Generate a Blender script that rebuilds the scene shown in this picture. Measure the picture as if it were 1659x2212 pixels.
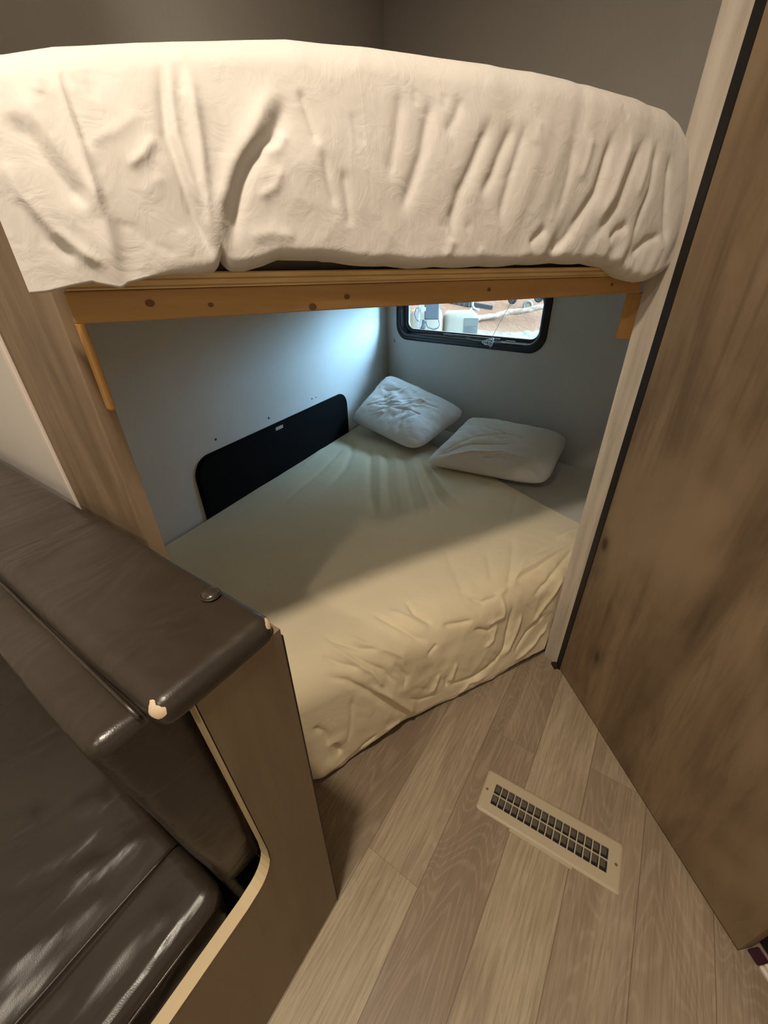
import bpy, bmesh, math, random
import numpy as np
from mathutils import Vector, Matrix, noise
random.seed(4)
for o in list(bpy.data.objects): bpy.data.objects.remove(o)
S = bpy.context.scene
COL = S.collection
R_ = math.radians

# ------------------------------------------------------------------ camera
CAM_X = Vector((0.8307, 0.5551, -0.0180)); CAM_Y = Vector((-0.2693, 0.4305, 0.8622)); CAM_Z = Vector((0.4864, -0.7114, 0.5069))
cd = bpy.data.cameras.new('camera'); cam = bpy.data.objects.new('camera', cd); COL.objects.link(cam)
m = Matrix.Identity(4)
for i, c in enumerate((CAM_X, CAM_Y, CAM_Z)):
    for r in range(3): m[r][i] = c[r]
m.translation = (0, 0, 1.36)
cam.matrix_world = m
cd.sensor_fit = 'HORIZONTAL'; cd.sensor_width = 36; cd.lens = 862/1659*36; cd.clip_start = 0.01; cd.clip_end = 200
S.camera = cam

# ------------------------------------------------------------------ world, light, exposure
S.view_settings.view_transform = 'Standard'; S.view_settings.look = 'None'
S.view_settings.exposure = 0.0; S.view_settings.gamma = 1.0; S.view_settings.use_curve_mapping = False
W = bpy.data.worlds.new('sky'); S.world = W; W.use_nodes = True
wn = W.node_tree; wn.nodes.clear()
wo = wn.nodes.new('ShaderNodeOutputWorld'); wb = wn.nodes.new('ShaderNodeBackground')
wg = wn.nodes.new('ShaderNodeTexCoord'); wd = wn.nodes.new('ShaderNodeVectorMath'); wd.operation = 'DOT_PRODUCT'
wd.inputs[1].default_value = (0.90, 0.33, 0.29)          # the bright side of the sky
wr = wn.nodes.new('ShaderNodeValToRGB'); e_ = wr.color_ramp.elements
e_[0].position = 0.0; e_[0].color = (0.055, 0.062, 0.065, 1); e_[1].position = 1.0; e_[1].color = (0.36, 0.68, 1.0, 1)
e1_ = e_.new(0.6); e1_.color = (0.055, 0.07, 0.078, 1)
wn.links.new(wg.outputs['Generated'], wd.inputs[0]); wn.links.new(wd.outputs['Value'], wr.inputs[0])
wn.links.new(wr.outputs[0], wb.inputs[0]); wn.links.new(wb.outputs[0], wo.inputs[0])
SKY = 80.0
wb.inputs[1].default_value = SKY

def lamp(name, loc, watts, size, color=(1, 0.80, 0.56), rot=(0, 0, 0), spread=180):
    l = bpy.data.lights.new(name, 'AREA'); l.shape = 'DISK'; l.size = size; l.energy = watts; l.color = color; l.spread = R_(spread)
    o = bpy.data.objects.new(name, l); COL.objects.link(o); o.location = loc; o.rotation_euler = rot
    return o
CEIL = 2.72
LAMPS = [((-0.21, -0.15, CEIL-0.035), 31.0), ((-0.25, -1.25, CEIL-0.035), 14.0)]
for p, w in LAMPS: lamp('lamp_light', p, w, 0.13, (1, 0.86, 0.69))

# ------------------------------------------------------------------ helpers
def link(name, mesh, mat=None, parent=None):
    o = bpy.data.objects.new(name, mesh); COL.objects.link(o)
    if mat: mesh.materials.append(mat)
    if parent: o.parent = parent
    return o
def obj(name, bm, mat, parent=None, smooth=False):
    me = bpy.data.meshes.new(name)
    bmesh.ops.recalc_face_normals(bm, faces=bm.faces)
    bm.to_mesh(me); bm.free()
    if smooth: me.polygons.foreach_set('use_smooth', [True]*len(me.polygons))
    return link(name, me, mat, parent)
def tag(o, label, cat, group=None, kind=None):
    o['label'] = label; o['category'] = cat
    if group: o['group'] = group
    if kind: o['kind'] = kind
    return o
def struct(o): o['kind'] = 'structure'; return o
def thing(name, label, cat, loc=(0, 0, 0), group=None):
    o = bpy.data.objects.new(name, None); COL.objects.link(o); o.empty_display_size = 0.05
    # parts are modelled in room coordinates; the empty stands at the thing's base
    o.location = loc
    return tag(o, label, cat, group)
def part(name, bm, mat, parent, smooth=False):
    o = obj(name, bm, mat, parent, smooth)
    p = parent; off = Vector((0, 0, 0))
    while p: off += p.location; p = p.parent
    o.data.transform(Matrix.Translation(-off))
    return o
def box(bm, a, b, M=None):
    vs = [bm.verts.new(Vector((x, y, z)) if M is None else M @ Vector((x, y, z))) for x in (a[0], b[0]) for y in (a[1], b[1]) for z in (a[2], b[2])]
    for f in ((0,1,3,2),(4,6,7,5),(0,4,5,1),(2,3,7,6),(0,2,6,4),(1,5,7,3)): bm.faces.new([vs[i] for i in f])
    return vs
def bevel(bm, w, seg=3, edges=None):
    bmesh.ops.bevel(bm, geom=list(edges if edges is not None else bm.edges), offset=w, segments=seg, profile=0.5, affect='EDGES', clamp_overlap=True)
def prism(bm, pts, z0, z1):
    lo = [bm.verts.new((x, y, z0)) for x, y in pts]; hi = [bm.verts.new((x, y, z1)) for x, y in pts]
    n = len(pts)
    bm.faces.new(lo[::-1]); bm.faces.new(hi)
    for i in range(n): bm.faces.new((lo[i], lo[(i+1) % n], hi[(i+1) % n], hi[i]))
def tube(bm, pts, r, n=8, closed=False):
    pts = [Vector(p) for p in pts]; rings = []
    N = len(pts)
    for i, p in enumerate(pts):
        a = pts[(i-1) % N] if (closed or i > 0) else p; b = pts[(i+1) % N] if (closed or i < N-1) else p
        d = (b-a).normalized(); u = d.orthogonal().normalized() if not rings else (prevu - prevu.dot(d)*d).normalized()
        prevu = u; v = d.cross(u)
        rings.append([bm.verts.new(p + r*(math.cos(2*math.pi*k/n)*u + math.sin(2*math.pi*k/n)*v)) for k in range(n)])
    for i in range(N if closed else N-1):
        A = rings[i]; B = rings[(i+1) % N]
        for k in range(n): bm.faces.new((A[k], A[(k+1) % n], B[(k+1) % n], B[k]))
    if not closed: bm.faces.new(rings[0][::-1]); bm.faces.new(rings[-1])
def frame_mat(o, x, y):
    """local axes x (unit), y (unit); z is the up/normal"""
    x = Vector(x).normalized(); y = Vector(y).normalized(); z = x.cross(y)
    M = Matrix.Identity(4)
    for i, c in enumerate((x, y, z)):
        for r in range(3): M[r][i] = c[r]
    M.translation = Vector(o)
    return M
def rrect(u0, v0, u1, v1, r, n=8, square_bottom=False):
    out = []
    for cx, cy, a in ((u1-r, v1-r, 0), (u0+r, v1-r, 90), (u0+r, v0+r, 180), (u1-r, v0+r, 270)):
        if square_bottom and a >= 180: out.append((u0 if a == 180 else u1, v0)); continue
        for k in range(n+1):
            t = R_(a+90*k/n); out.append((cx+r*math.cos(t), cy+r*math.sin(t)))
    return out
def grid_mesh(name, P, mat, parent=None, closed_u=False):
    ni, nj, _ = P.shape
    me = bpy.data.meshes.new(name)
    idx = np.arange(ni*nj).reshape(ni, nj)
    q = np.stack([idx[:-1, :-1], idx[1:, :-1], idx[1:, 1:], idx[:-1, 1:]], -1).reshape(-1, 4)
    me.from_pydata(P.reshape(-1, 3).tolist(), [], q.tolist())
    me.polygons.foreach_set('use_smooth', [True]*len(me.polygons)); me.update()
    o = link(name, me, mat, parent)
    return o
def clip(o, planes):
    bm = bmesh.new(); bm.from_mesh(o.data)
    for co, no in planes:
        bmesh.ops.bisect_plane(bm, geom=bm.verts[:]+bm.edges[:]+bm.faces[:], plane_co=co, plane_no=no, clear_outer=True, dist=1e-5)
    bm.to_mesh(o.data); bm.free()
    o.data.polygons.foreach_set('use_smooth', [True]*len(o.data.polygons))
def strokes(X, Y, lst, gain=1.0):
    D = np.zeros_like(X)
    for pts, amp, w in lst:
        w = w/1000.0; amp = amp/1000.0*gain
        pts = np.array(pts, float)
        xm, xM = pts[:, 0].min()-4*w, pts[:, 0].max()+4*w; ym, yM = pts[:, 1].min()-4*w, pts[:, 1].max()+4*w
        m_ = (X > xm) & (X < xM) & (Y > ym) & (Y < yM)
        if not m_.any(): continue
        x = X[m_]; y = Y[m_]
        seg = np.hypot(*(pts[1:]-pts[:-1]).T); cum = np.concatenate([[0], np.cumsum(seg)]); L = cum[-1]
        best = np.full(x.shape, 1e9); tt = np.zeros_like(x)
        for i in range(len(seg)):
            a = pts[i]; d = (pts[i+1]-a); l = seg[i]+1e-9
            k = np.clip(((x-a[0])*d[0]+(y-a[1])*d[1])/(l*l), 0, 1)
            dist = np.hypot(x-a[0]-k*d[0], y-a[1]-k*d[1])
            u = dist < best; best = np.where(u, dist, best); tt = np.where(u, (cum[i]+k*l)/L, tt)
        tap = np.clip(np.minimum(tt, 1-tt)*4+0.12, 0, 1); tap = tap*tap*(3-2*tap)
        D[m_] += amp*tap/(1+(best/w)**2)**1.5
    return D
def fbm(X, Y, seed, octs=((1, 1),)):
    """cheap smooth noise from summed value-noise lattices"""
    out = np.zeros_like(X)
    for fq, am in octs:
        rs = np.random.RandomState(seed+int(fq*10)); G = rs.rand(256, 256)*2-1
        x = X*fq; y = Y*fq; xi = np.floor(x).astype(int); yi = np.floor(y).astype(int)
        fx = x-xi; fy = y-yi; fx = fx*fx*(3-2*fx); fy = fy*fy*(3-2*fy)
        g = lambda a, b: G[a % 256, b % 256]
        out += am*((g(xi, yi)*(1-fx)+g(xi+1, yi)*fx)*(1-fy)+(g(xi, yi+1)*(1-fx)+g(xi+1, yi+1)*fx)*fy)
    return out

# ------------------------------------------------------------------ materials
class NT:
    def __init__(s, name, rough=0.5, spec=0.5):
        s.m = bpy.data.materials.new(name); s.m.use_nodes = True; s.t = s.m.node_tree; s.b = s.t.nodes['Principled BSDF']
        s.b.inputs['Roughness'].default_value = rough; s.b.inputs['Specular IOR Level'].default_value = spec
    def n(s, typ, **kw):
        x = s.t.nodes.new(typ)
        for k, v in kw.items():
            if k in x.inputs: x.inputs[k].default_value = v
            else: setattr(x, k, v)
        return x
    def l(s, a, b): s.t.links.new(a, b)
    def coord(s, scale=(1, 1, 1), src='Object', rot=(0, 0, 0)):
        c = s.n('ShaderNodeTexCoord'); mp = s.n('ShaderNodeMapping'); mp.inputs['Scale'].default_value = scale; mp.inputs['Rotation'].default_value = rot
        s.l(c.outputs[src], mp.inputs[0]); return mp.outputs[0]
    def noise(s, vec, scale, detail=4, rough=0.5, dist=0.0):
        x = s.n('ShaderNodeTexNoise'); x.inputs['Scale'].default_value = scale; x.inputs['Detail'].default_value = detail
        x.inputs['Roughness'].default_value = rough; x.inputs['Distortion'].default_value = dist; s.l(vec, x.inputs['Vector']); return x.outputs['Fac']
    def ramp(s, fac, stops):
        r = s.n('ShaderNodeValToRGB'); e = r.color_ramp.elements
        while len(e) < len(stops): e.new(0.5)
        for i, (p, c) in enumerate(stops): e[i].position = p; e[i].color = (*c, 1)
        s.l(fac, r.inputs[0]); return r.outputs[0]
    def mix(s, fac, a, b, mode='MIX'):
        x = s.n('ShaderNodeMix'); x.data_type = 'RGBA'; x.blend_type = mode
        for sock, v in ((x.inputs['Factor'], fac), (x.inputs[6], a), (x.inputs[7], b)):
            if isinstance(v, (int, float)): sock.default_value = v
            elif isinstance(v, tuple): sock.default_value = (*v, 1)
            else: s.l(v, sock)
        return x.outputs[2]
    def bump(s, h, strength, dist):
        x = s.n('ShaderNodeBump'); x.inputs['Strength'].default_value = strength; x.inputs['Distance'].default_value = dist
        s.l(h, x.inputs['Height']); s.l(x.outputs[0], s.b.inputs['Normal'])
    def col(s, c):
        if isinstance(c, tuple): s.b.inputs['Base Color'].default_value = (*c, 1)
        else: s.l(c, s.b.inputs['Base Color'])
def plain(name, c, rough=0.5, metal=0.0, spec=0.5):
    k = NT(name, rough, spec); k.col(c); k.b.inputs['Metallic'].default_value = metal; return k.m
def wall_mat(name, c):
    k = NT(name, 0.75, 0.3); v = k.coord((60, 60, 3)); f = k.noise(v, 6, 3); g = k.noise(k.coord(), 3, 3)
    c1 = k.mix(k.ramp(f, [(0.3, (0, 0, 0)), (0.7, (1, 1, 1))]), tuple(x*0.93 for x in c), c)
    k.col(k.mix(k.ramp(g, [(0.35, (0, 0, 0)), (0.75, (1, 1, 1))]), c1, tuple(x*0.9 for x in c))); k.bump(f, 0.25, 0.001); return k.m
M_wall = wall_mat('wall vinyl', (0.66, 0.625, 0.575))
M_ceil = wall_mat('ceiling vinyl', (0.60, 0.57, 0.52))
def barn_mat(name, dark, mid, light, knots=True):
    k = NT(name, 0.6, 0.35)
    v = k.coord((1, 1, 0.16)); a = k.noise(v, 5.5, 6, 0.62, 1.2); b = k.noise(k.coord((1, 1, 0.09)), 24, 5, 0.65, 1.0)
    c = k.ramp(a, [(0.30, dark), (0.5, mid), (0.68, light)])
    c = k.mix(k.ramp(b, [(0.36, (0.5,)*3), (0.56, (0, 0, 0))]), c, dark)
    blot = k.noise(k.coord((1, 1, 0.55)), 3.2, 3, 0.5, 0.6)
    c = k.mix(k.ramp(blot, [(0.45, (0, 0, 0)), (0.68, (0.75,)*3)]), c, tuple(x*1.12 for x in light))
    if knots:
        vo = k.n('ShaderNodeTexVoronoi'); vo.feature = 'F1'; vo.inputs['Scale'].default_value = 3.3; vo.inputs['Randomness'].default_value = 1
        k.l(k.coord((1, 1, 0.55)), vo.inputs['Vector'])
        c = k.mix(k.ramp(vo.outputs['Distance'], [(0.02, (0.9,)*3), (0.06, (0.25,)*3), (0.13, (0, 0, 0))]), c, tuple(x*0.35 for x in dark))
    k.col(c); k.bump(b, 0.15, 0.001); return k.m
M_barn = barn_mat('weathered wood panel', (0.105, 0.070, 0.040), (0.19, 0.132, 0.078), (0.27, 0.197, 0.12))
M_barn2 = barn_mat('wood board', (0.13, 0.087, 0.050), (0.22, 0.155, 0.095), (0.31, 0.23, 0.145), False)
M_endp = barn_mat('bench end panel', (0.18, 0.133, 0.082), (0.215, 0.162, 0.102), (0.25, 0.19, 0.122), False)
def white_wash():
    k = NT('whitewashed board', 0.6, 0.3); a = k.noise(k.coord((1, 1, 0.07)), 30, 5, 0.6); b = k.noise(k.coord((1, 1, 0.3)), 7, 3)
    c = k.ramp(a, [(0.3, (0.36, 0.31, 0.25)), (0.6, (0.56, 0.50, 0.42))]); k.col(k.mix(k.ramp(b, [(0.4, (0, 0, 0)), (0.8, (0.5,)*3)]), c, (0.42, 0.37, 0.31))); return k.m
M_ww = white_wash()
def pine(name, axis, c1=(0.50, 0.27, 0.085), c2=(0.66, 0.40, 0.15)):
    k = NT(name, 0.55, 0.3); sc = [1, 1, 1]; 
    a = k.noise(k.coord(tuple(axis)), 14, 5, 0.6, 0.8); c = k.ramp(a, [(0.3, c1), (0.65, c2)])
    k.col(c); return k.m
M_pine = pine('pine', (0.15, 0.08, 1.6), (0.40, 0.22, 0.075), (0.53, 0.32, 0.125)); M_pinev = pine('pine upright', (1.5, 1.5, 0.15), (0.44, 0.22, 0.06), (0.58, 0.33, 0.11))
def ply():
    k = NT('plywood edge', 0.6, 0.3); c = k.n('ShaderNodeTexCoord'); s = k.n('ShaderNodeSeparateXYZ'); k.l(c.outputs['Object'], s.inputs[0])
    w = k.n('ShaderNodeMath'); w.operation = 'MULTIPLY'; w.inputs[1].default_value = 2*math.pi/0.0075; k.l(s.outputs['Z'], w.inputs[0])
    q = k.n('ShaderNodeMath'); q.operation = 'SINE'; k.l(w.outputs[0], q.inputs[0])
    n = k.noise(k.coord((1, 1, 12)), 6, 4)
    base = k.ramp(n, [(0.3, (0.62, 0.42, 0.19)), (0.65, (0.86, 0.63, 0.32))])
    k.col(k.mix(k.ramp(q.outputs[0], [(0.45, (0, 0, 0)), (0.8, (0.7,)*3)]), base, (0.33, 0.19, 0.07))); return k.m
M_ply = ply()
def cloth(name, c, wr=0.35, scale=26):
    k = NT(name, 0.9, 0.15); k.b.inputs['Sheen Weight'].default_value = 0.15
    a = k.noise(k.coord(), scale, 4, 0.55, 1.0); b = k.noise(k.coord(), 7, 3)
    k.col(k.mix(k.ramp(b, [(0.3, (0, 0, 0)), (0.8, (1, 1, 1))]), c, tuple(x*0.95 for x in c)))
    rg = k.noise(k.coord((1, 1, 0.7)), scale*0.45, 3, 0.5, 0.8); ab = k.n('ShaderNodeMath'); ab.operation = 'SUBTRACT'; ab.inputs[1].default_value = 0.5; k.l(rg, ab.inputs[0])
    a2 = k.n('ShaderNodeMath'); a2.operation = 'ABSOLUTE'; k.l(ab.outputs[0], a2.inputs[0])
    sm = k.n('ShaderNodeMath'); sm.operation = 'MULTIPLY_ADD'; sm.inputs[1].default_value = -1.6; k.l(a2.outputs[0], sm.inputs[0]); k.l(a, sm.inputs[2])
    k.bump(sm.outputs[0], wr, 0.004); return k.m
M_sheetU = cloth('upper sheet cotton', (0.70, 0.665, 0.62), 0.42); M_sheetL = cloth('lower sheet cotton', (0.79, 0.685, 0.48), 0.3)
M_pil = cloth('pillow cotton', (0.82, 0.80, 0.77), 0.6, 22)
M_foam = plain('mattress ticking', (0.6, 0.56, 0.5), 0.9)
def leather():
    k = NT('dark brown leather', 0.38, 0.5)
    v = k.n('ShaderNodeTexVoronoi'); v.feature = 'DISTANCE_TO_EDGE'; v.inputs['Scale'].default_value = 420; k.l(k.coord(), v.inputs['Vector'])
    a = k.noise(k.coord((1, 0.45, 1)), 9, 3, 0.5, 0.6); s = k.noise(k.coord(), 3.5, 3)
    k.col(k.ramp(s, [(0.3, (0.024, 0.018, 0.013)), (0.7, (0.037, 0.028, 0.020))]))
    k.l(k.ramp(k.noise(k.coord(), 8, 4), [(0.3, (0.26,)*3), (0.7, (0.42,)*3)]), k.b.inputs['Roughness'])
    b1 = k.n('ShaderNodeBump'); b1.inputs['Strength'].default_value = 0.12; b1.inputs['Distance'].default_value = 0.001; k.l(v.outputs['Distance'], b1.inputs['Height'])
    b2 = k.n('ShaderNodeBump'); b2.inputs['Strength'].default_value = 0.55; b2.inputs['Distance'].default_value = 0.02; k.l(a, b2.inputs['Height']); k.l(b1.outputs[0], b2.inputs['Normal'])
    k.l(b2.outputs[0], k.b.inputs['Normal']); return k.m
M_leather = leather()
def worn_leather():
    mt = M_leather.copy(); mt.name = 'leather with torn corners'; t = mt.node_tree; bs = t.nodes['Principled BSDF']
    tc = t.nodes.new('ShaderNodeNewGeometry'); nz = t.nodes.new('ShaderNodeTexNoise'); nz.inputs['Scale'].default_value = 90; t.links.new(tc.outputs['Position'], nz.inputs['Vector'])
    dist = []
    for c, s_ in (((-0.327, 0.064, 0.993), (0.8, 1.1, 1.0)), ((-0.324, 0.227, 0.994), (1.2, 0.95, 1.0))):
        sb = t.nodes.new('ShaderNodeVectorMath'); sb.operation = 'SUBTRACT'; sb.inputs[1].default_value = c; t.links.new(tc.outputs['Position'], sb.inputs[0])
        ml = t.nodes.new('ShaderNodeVectorMath'); ml.operation = 'MULTIPLY'; ml.inputs[1].default_value = s_; t.links.new(sb.outputs[0], ml.inputs[0])
        ln = t.nodes.new('ShaderNodeVectorMath'); ln.operation = 'LENGTH'; t.links.new(ml.outputs[0], ln.inputs[0]); dist.append(ln.outputs['Value'])
    mn = t.nodes.new('ShaderNodeMath'); mn.operation = 'MINIMUM'; t.links.new(dist[0], mn.inputs[0]); t.links.new(dist[1], mn.inputs[1])
    ad = t.nodes.new('ShaderNodeMath'); ad.operation = 'MULTIPLY_ADD'; ad.inputs[1].default_value = 0.012; t.links.new(nz.outputs['Fac'], ad.inputs[0]); t.links.new(mn.outputs[0], ad.inputs[2])
    lt = t.nodes.new('ShaderNodeMath'); lt.operation = 'LESS_THAN'; lt.inputs[1].default_value = 0.022; t.links.new(ad.outputs[0], lt.inputs[0])
    for nm, v in (('Base Color', (0.62, 0.48, 0.33, 1)), ('Roughness', 0.9)):
        lk = bs.inputs[nm].links[0]; src = lk.from_socket; x = t.nodes.new('ShaderNodeMix'); x.data_type = 'RGBA'; x.inputs[7].default_value = v if nm == 'Base Color' else (0.9, 0.9, 0.9, 1)
        t.links.new(lt.outputs[0], x.inputs['Factor']); t.links.new(src, x.inputs[6]); t.links.new(x.outputs[2], bs.inputs[nm])
    return mt
M_worn = worn_leather()
M_black = plain('black plastic', (0.006, 0.006, 0.007), 0.35)
M_blackm = plain('black door skin', (0.004, 0.004, 0.004), 0.8, 0, 0.08)
M_blackt = plain('black trim', (0.010, 0.008, 0.008), 0.6)
M_wtrim = plain('white trim', (0.70, 0.62, 0.55), 0.45)
M_beige = plain('beige plastic', (0.47, 0.40, 0.28), 0.45)
M_band = plain('beige edge banding', (0.52, 0.41, 0.24), 0.5)
M_torn = cloth('torn backing', (0.62, 0.50, 0.36), 0.8, 200)
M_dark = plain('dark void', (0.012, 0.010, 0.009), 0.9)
M_metal = plain('bright metal', (0.55, 0.55, 0.55), 0.3, 0.9)
M_cord = plain('cord', (0.55, 0.52, 0.48), 0.7)
M_clear = plain('translucent latch', (0.45, 0.42, 0.40), 0.3)
M_knot = plain('pine knot', (0.16, 0.07, 0.02), 0.6)
M_cream = plain('cream plastic', (0.10, 0.076, 0.047), 0.5)
M_outw = plain('white tube', (0.13, 0.12, 0.105), 0.4)
M_navy = plain('dark housing', (0.005, 0.0052, 0.006), 0.45)
M_rubber = plain('tyre rubber', (0.004, 0.0035, 0.003), 0.8)
M_outg = plain('grey hub', (0.085, 0.07, 0.055), 0.7)
M_lab = plain('grey green label', (0.032, 0.028, 0.017), 0.6)
M_labt = plain('label print', (0.010, 0.009, 0.007), 0.6)

# ------------------------------------------------------------------ plan of the place (metres)
Kc = Vector((-1.795, 2.715, 0))                        # back corner of the bunk
LDIR = Vector((math.cos(R_(98.5)), math.sin(R_(98.5)), 0))   # along the left wall, towards the corner
BDIR = Vector((-math.cos(R_(168)), -math.sin(R_(168)), 0))   # along the back wall, away from the corner
LN = Vector((LDIR.y, -LDIR.x, 0))                      # into the bunk
BN = Vector((BDIR.y, -BDIR.x, 0))                      # into the bunk
J = Vector((-0.094, 1.288, 0)); RB = Vector((-0.037, 1.265, 0)); RE = Vector((0.502, 0.677, 0))
PD = Vector((math.cos(R_(78)), math.sin(R_(78)), 0)); PN = Vector((-PD.y, PD.x, 0))
T = Vector((0.4540, 0.8910, 0)); O = Vector((0.8910, -0.4540, 0))   # bunk front edge: along, outward
H0 = Vector((-0.551, 0.395, 0))
def isect(p, d, q, e):
    c = d.x*e.y-d.y*e.x; t = ((q.x-p.x)*e.y-(q.y-p.y)*e.x)/c; return p+d*t
BRc = isect(Kc, BDIR, J, PD)                            # back right corner
LFc = isect(Kc, LDIR, Vector((0, 0.262, 0)), Vector((1, 0, 0)))   # left wall meets the end partition

# ------------------------------------------------------------------ structure
def slab(name, p, q, th, z0, z1, mat, side=1):
    d = (q-p).normalized(); n = Vector((d.y, -d.x, 0))*side
    bm = bmesh.new(); prism(bm, [(a.x, a.y) for a in (p, q, q-n*th, p-n*th)], z0, z1)
    return struct(obj(name, bm, mat))
# floor: vinyl planks, each face one plank with its own tone
PW = 0.157
def floor():
    bm = bmesh.new(); uv = bm.loops.layers.uv.new('uv'); tone = bm.faces.layers.float.new('tone'); seed = bm.faces.layers.float.new('seed')
    rs = random.Random(11)
    rows = {-2: (0.02, [0.30]), -1: (0.10, [0.30, 0.2]), 0: (0.364, None), 1: (0.868, None), 2: (0.05, None), 3: (-0.3, None), 4: (0.2, None), 5: (0.1, None)}
    tones = {(0, 0): 0.50, (0, 1): 0.90, (0, -1): 0.9, (1, 0): 0.30, (1, 1): 0.30, (1, -1): 0.44, (2, 0): 0.74, (2, -1): 0.5, (3, 0): 0.46, (4, 0): 0.42, (4, -1): 0.4, (5, 0): 0.24, (5, -1): 0.25, (-1, 0): 0.12, (-2, 0): 0.2, (2, 1): .6, (3, 1): .5, (3, -1): 0.45}
    for r in range(-10, 13):
        x0 = -0.324+(r-0)*PW; j0 = rows[r][0] if r in rows else rs.uniform(-0.6, 0.6)
        for k in range(-3, 3):
            y0 = j0+k*1.22; y1 = y0+1.22
            a, b = max(y0, -2.05), min(y1, 3.0)
            if b <= a: continue
            vs = [bm.verts.new((x, y, 0)) for x, y in ((x0, a), (x0+PW, a), (x0+PW, b), (x0, b))]
            f = bm.faces.new(vs)
            for lp, (u, v) in zip(f.loops, ((0, a-y0), (PW, a-y0), (PW, b-y0), (0, b-y0))): lp[uv].uv = (u, v)
            f[tone] = tones.get((r, k+1 if r == 1 else k), rs.uniform(0.2, 0.8)) if r != 0 else {0: 0.52, -1: 0.86}.get(k, 0.5)
            f[seed] = rs.uniform(0, 50)
    me = bpy.data.meshes.new('floor'); bm.to_mesh(me); bm.free()
    k = NT('vinyl plank floor', 0.42, 0.35)
    at = k.n('ShaderNodeAttribute'); at.attribute_name = 'tone'; se = k.n('ShaderNodeAttribute'); se.attribute_name = 'seed'
    uvn = k.n('ShaderNodeUVMap'); sp = k.n('ShaderNodeSeparateXYZ'); k.l(uvn.outputs[0], sp.inputs[0])
    cb = k.n('ShaderNodeCombineXYZ'); k.l(sp.outputs['X'], cb.inputs[0]); k.l(sp.outputs['Y'], cb.inputs[1]); k.l(se.outputs['Fac'], cb.inputs[2])
    def mp(s):
        x = k.n('ShaderNodeMapping'); x.inputs['Scale'].default_value = s; k.l(cb.outputs[0], x.inputs[0]); return x.outputs[0]
    fine = k.noise(mp((1, 0.035, 1)), 190, 5, 0.65, 0.4)
    # cathedral grain: distorted rings stretched along the plank
    big = k.noise(mp((1, 0.16, 1)), 7.5, 2, 0.4, 0.9)
    wv = k.n('ShaderNodeMath'); wv.operation = 'MULTIPLY'; wv.inputs[1].default_value = 150; k.l(big, wv.inputs[0])
    sn = k.n('ShaderNodeMath'); sn.operation = 'SINE'; k.l(wv.outputs[0], sn.inputs[0])
    cloud = k.noise(mp((1, 0.22, 1)), 9, 4, 0.55, 0.5)
    base = k.ramp(at.outputs['Fac'], [(0.0, (0.225, 0.165, 0.112)), (0.35, (0.305, 0.235, 0.162)), (1.0, (0.47, 0.385, 0.262))])
    c = k.mix(k.ramp(cloud, [(0.33, (0.42,)*3), (0.62, (0, 0, 0))]), base, (0.20, 0.145, 0.098))
    c = k.mix(k.ramp(cloud, [(0.5, (0, 0, 0)), (0.75, (0.35,)*3)]), c, (0.50, 0.42, 0.31))
    c = k.mix(k.ramp(sn.outputs[0], [(0.3, (0, 0, 0)), (0.98, (0.19,)*3)]), c, (0.52, 0.44, 0.34))
    c = k.mix(k.ramp(fine, [(0.38, (0.42,)*3), (0.54, (0, 0, 0))]), c, (0.17, 0.125, 0.085))
    # thin seams at plank edges
    e1 = k.n('ShaderNodeMath'); e1.operation = 'SUBTRACT'; e1.inputs[0].default_value = PW; k.l(sp.outputs['X'], e1.inputs[1])
    mn = k.n('ShaderNodeMath'); mn.operation = 'MINIMUM'; k.l(sp.outputs['X'], mn.inputs[0]); k.l(e1.outputs[0], mn.inputs[1])
    m2 = k.n('ShaderNodeMath'); m2.operation = 'MINIMUM'; k.l(mn.outputs[0], m2.inputs[0]); k.l(sp.outputs['Y'], m2.inputs[1])
    lt = k.n('ShaderNodeMath'); lt.operation = 'LESS_THAN'; lt.inputs[1].default_value = 0.0011; k.l(m2.outputs[0], lt.inputs[0])
    ml = k.n('ShaderNodeMath'); ml.operation = 'MULTIPLY'; ml.inputs[1].default_value = 0.6; k.l(lt.outputs[0], ml.inputs[0])
    c = k.mix(ml.outputs[0], c, (0.10, 0.075, 0.05))
    k.col(c); k.bump(fine, 0.2, 0.0006)
    struct(link('floor', me, k.m))
floor()
XL, XR, YB = -1.50, 1.25, -2.0
slab('wall_left', LFc, Kc, 0.05, 0, CEIL, M_wall, 1)
bm = bmesh.new(); box(bm, (XL-1.2, YB-0.05, CEIL), (XR+0.1, 3.0, CEIL+0.04)); struct(obj('ceiling', bm, M_ceil))
# back wall with the window opening
WU0, WU1, WZ0, WZ1 = 0.105, 1.245, 0.968, 1.33
def back_wall():
    Lb = (BRc-Kc).length; bm = bmesh.new(); loops = []
    hole = rrect(WU0+0.03, WZ0+0.03, WU1-0.03, WZ1-0.03, 0.07)
    for dpt in (0, -0.05):
        o = Kc+BN*dpt
        def mk(pts): 
            vs = [bm.verts.new(o+BDIR*u+Vector((0, 0, z))) for u, z in pts]
            es = [bm.edges.new((vs[i], vs[(i+1) % len(vs)])) for i in range(len(vs))]; return vs, es
        v1, e1 = mk([(-0.06, 0), (Lb+0.1, 0), (Lb+0.1, CEIL), (-0.06, CEIL)]); v2, e2 = mk(hole)
        bmesh.ops.triangle_fill(bm, edges=e1+e2, use_beauty=True); loops.append((v1, v2))
    for k in (0, 1):
        A, B = loops[0][k], loops[1][k]
        for i in range(len(A)): bm.faces.new((A[i], A[(i+1) % len(A)], B[(i+1) % len(B)], B[i]))
    return struct(obj('wall_back', bm, M_wall))
wall_back = back_wall()
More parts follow.
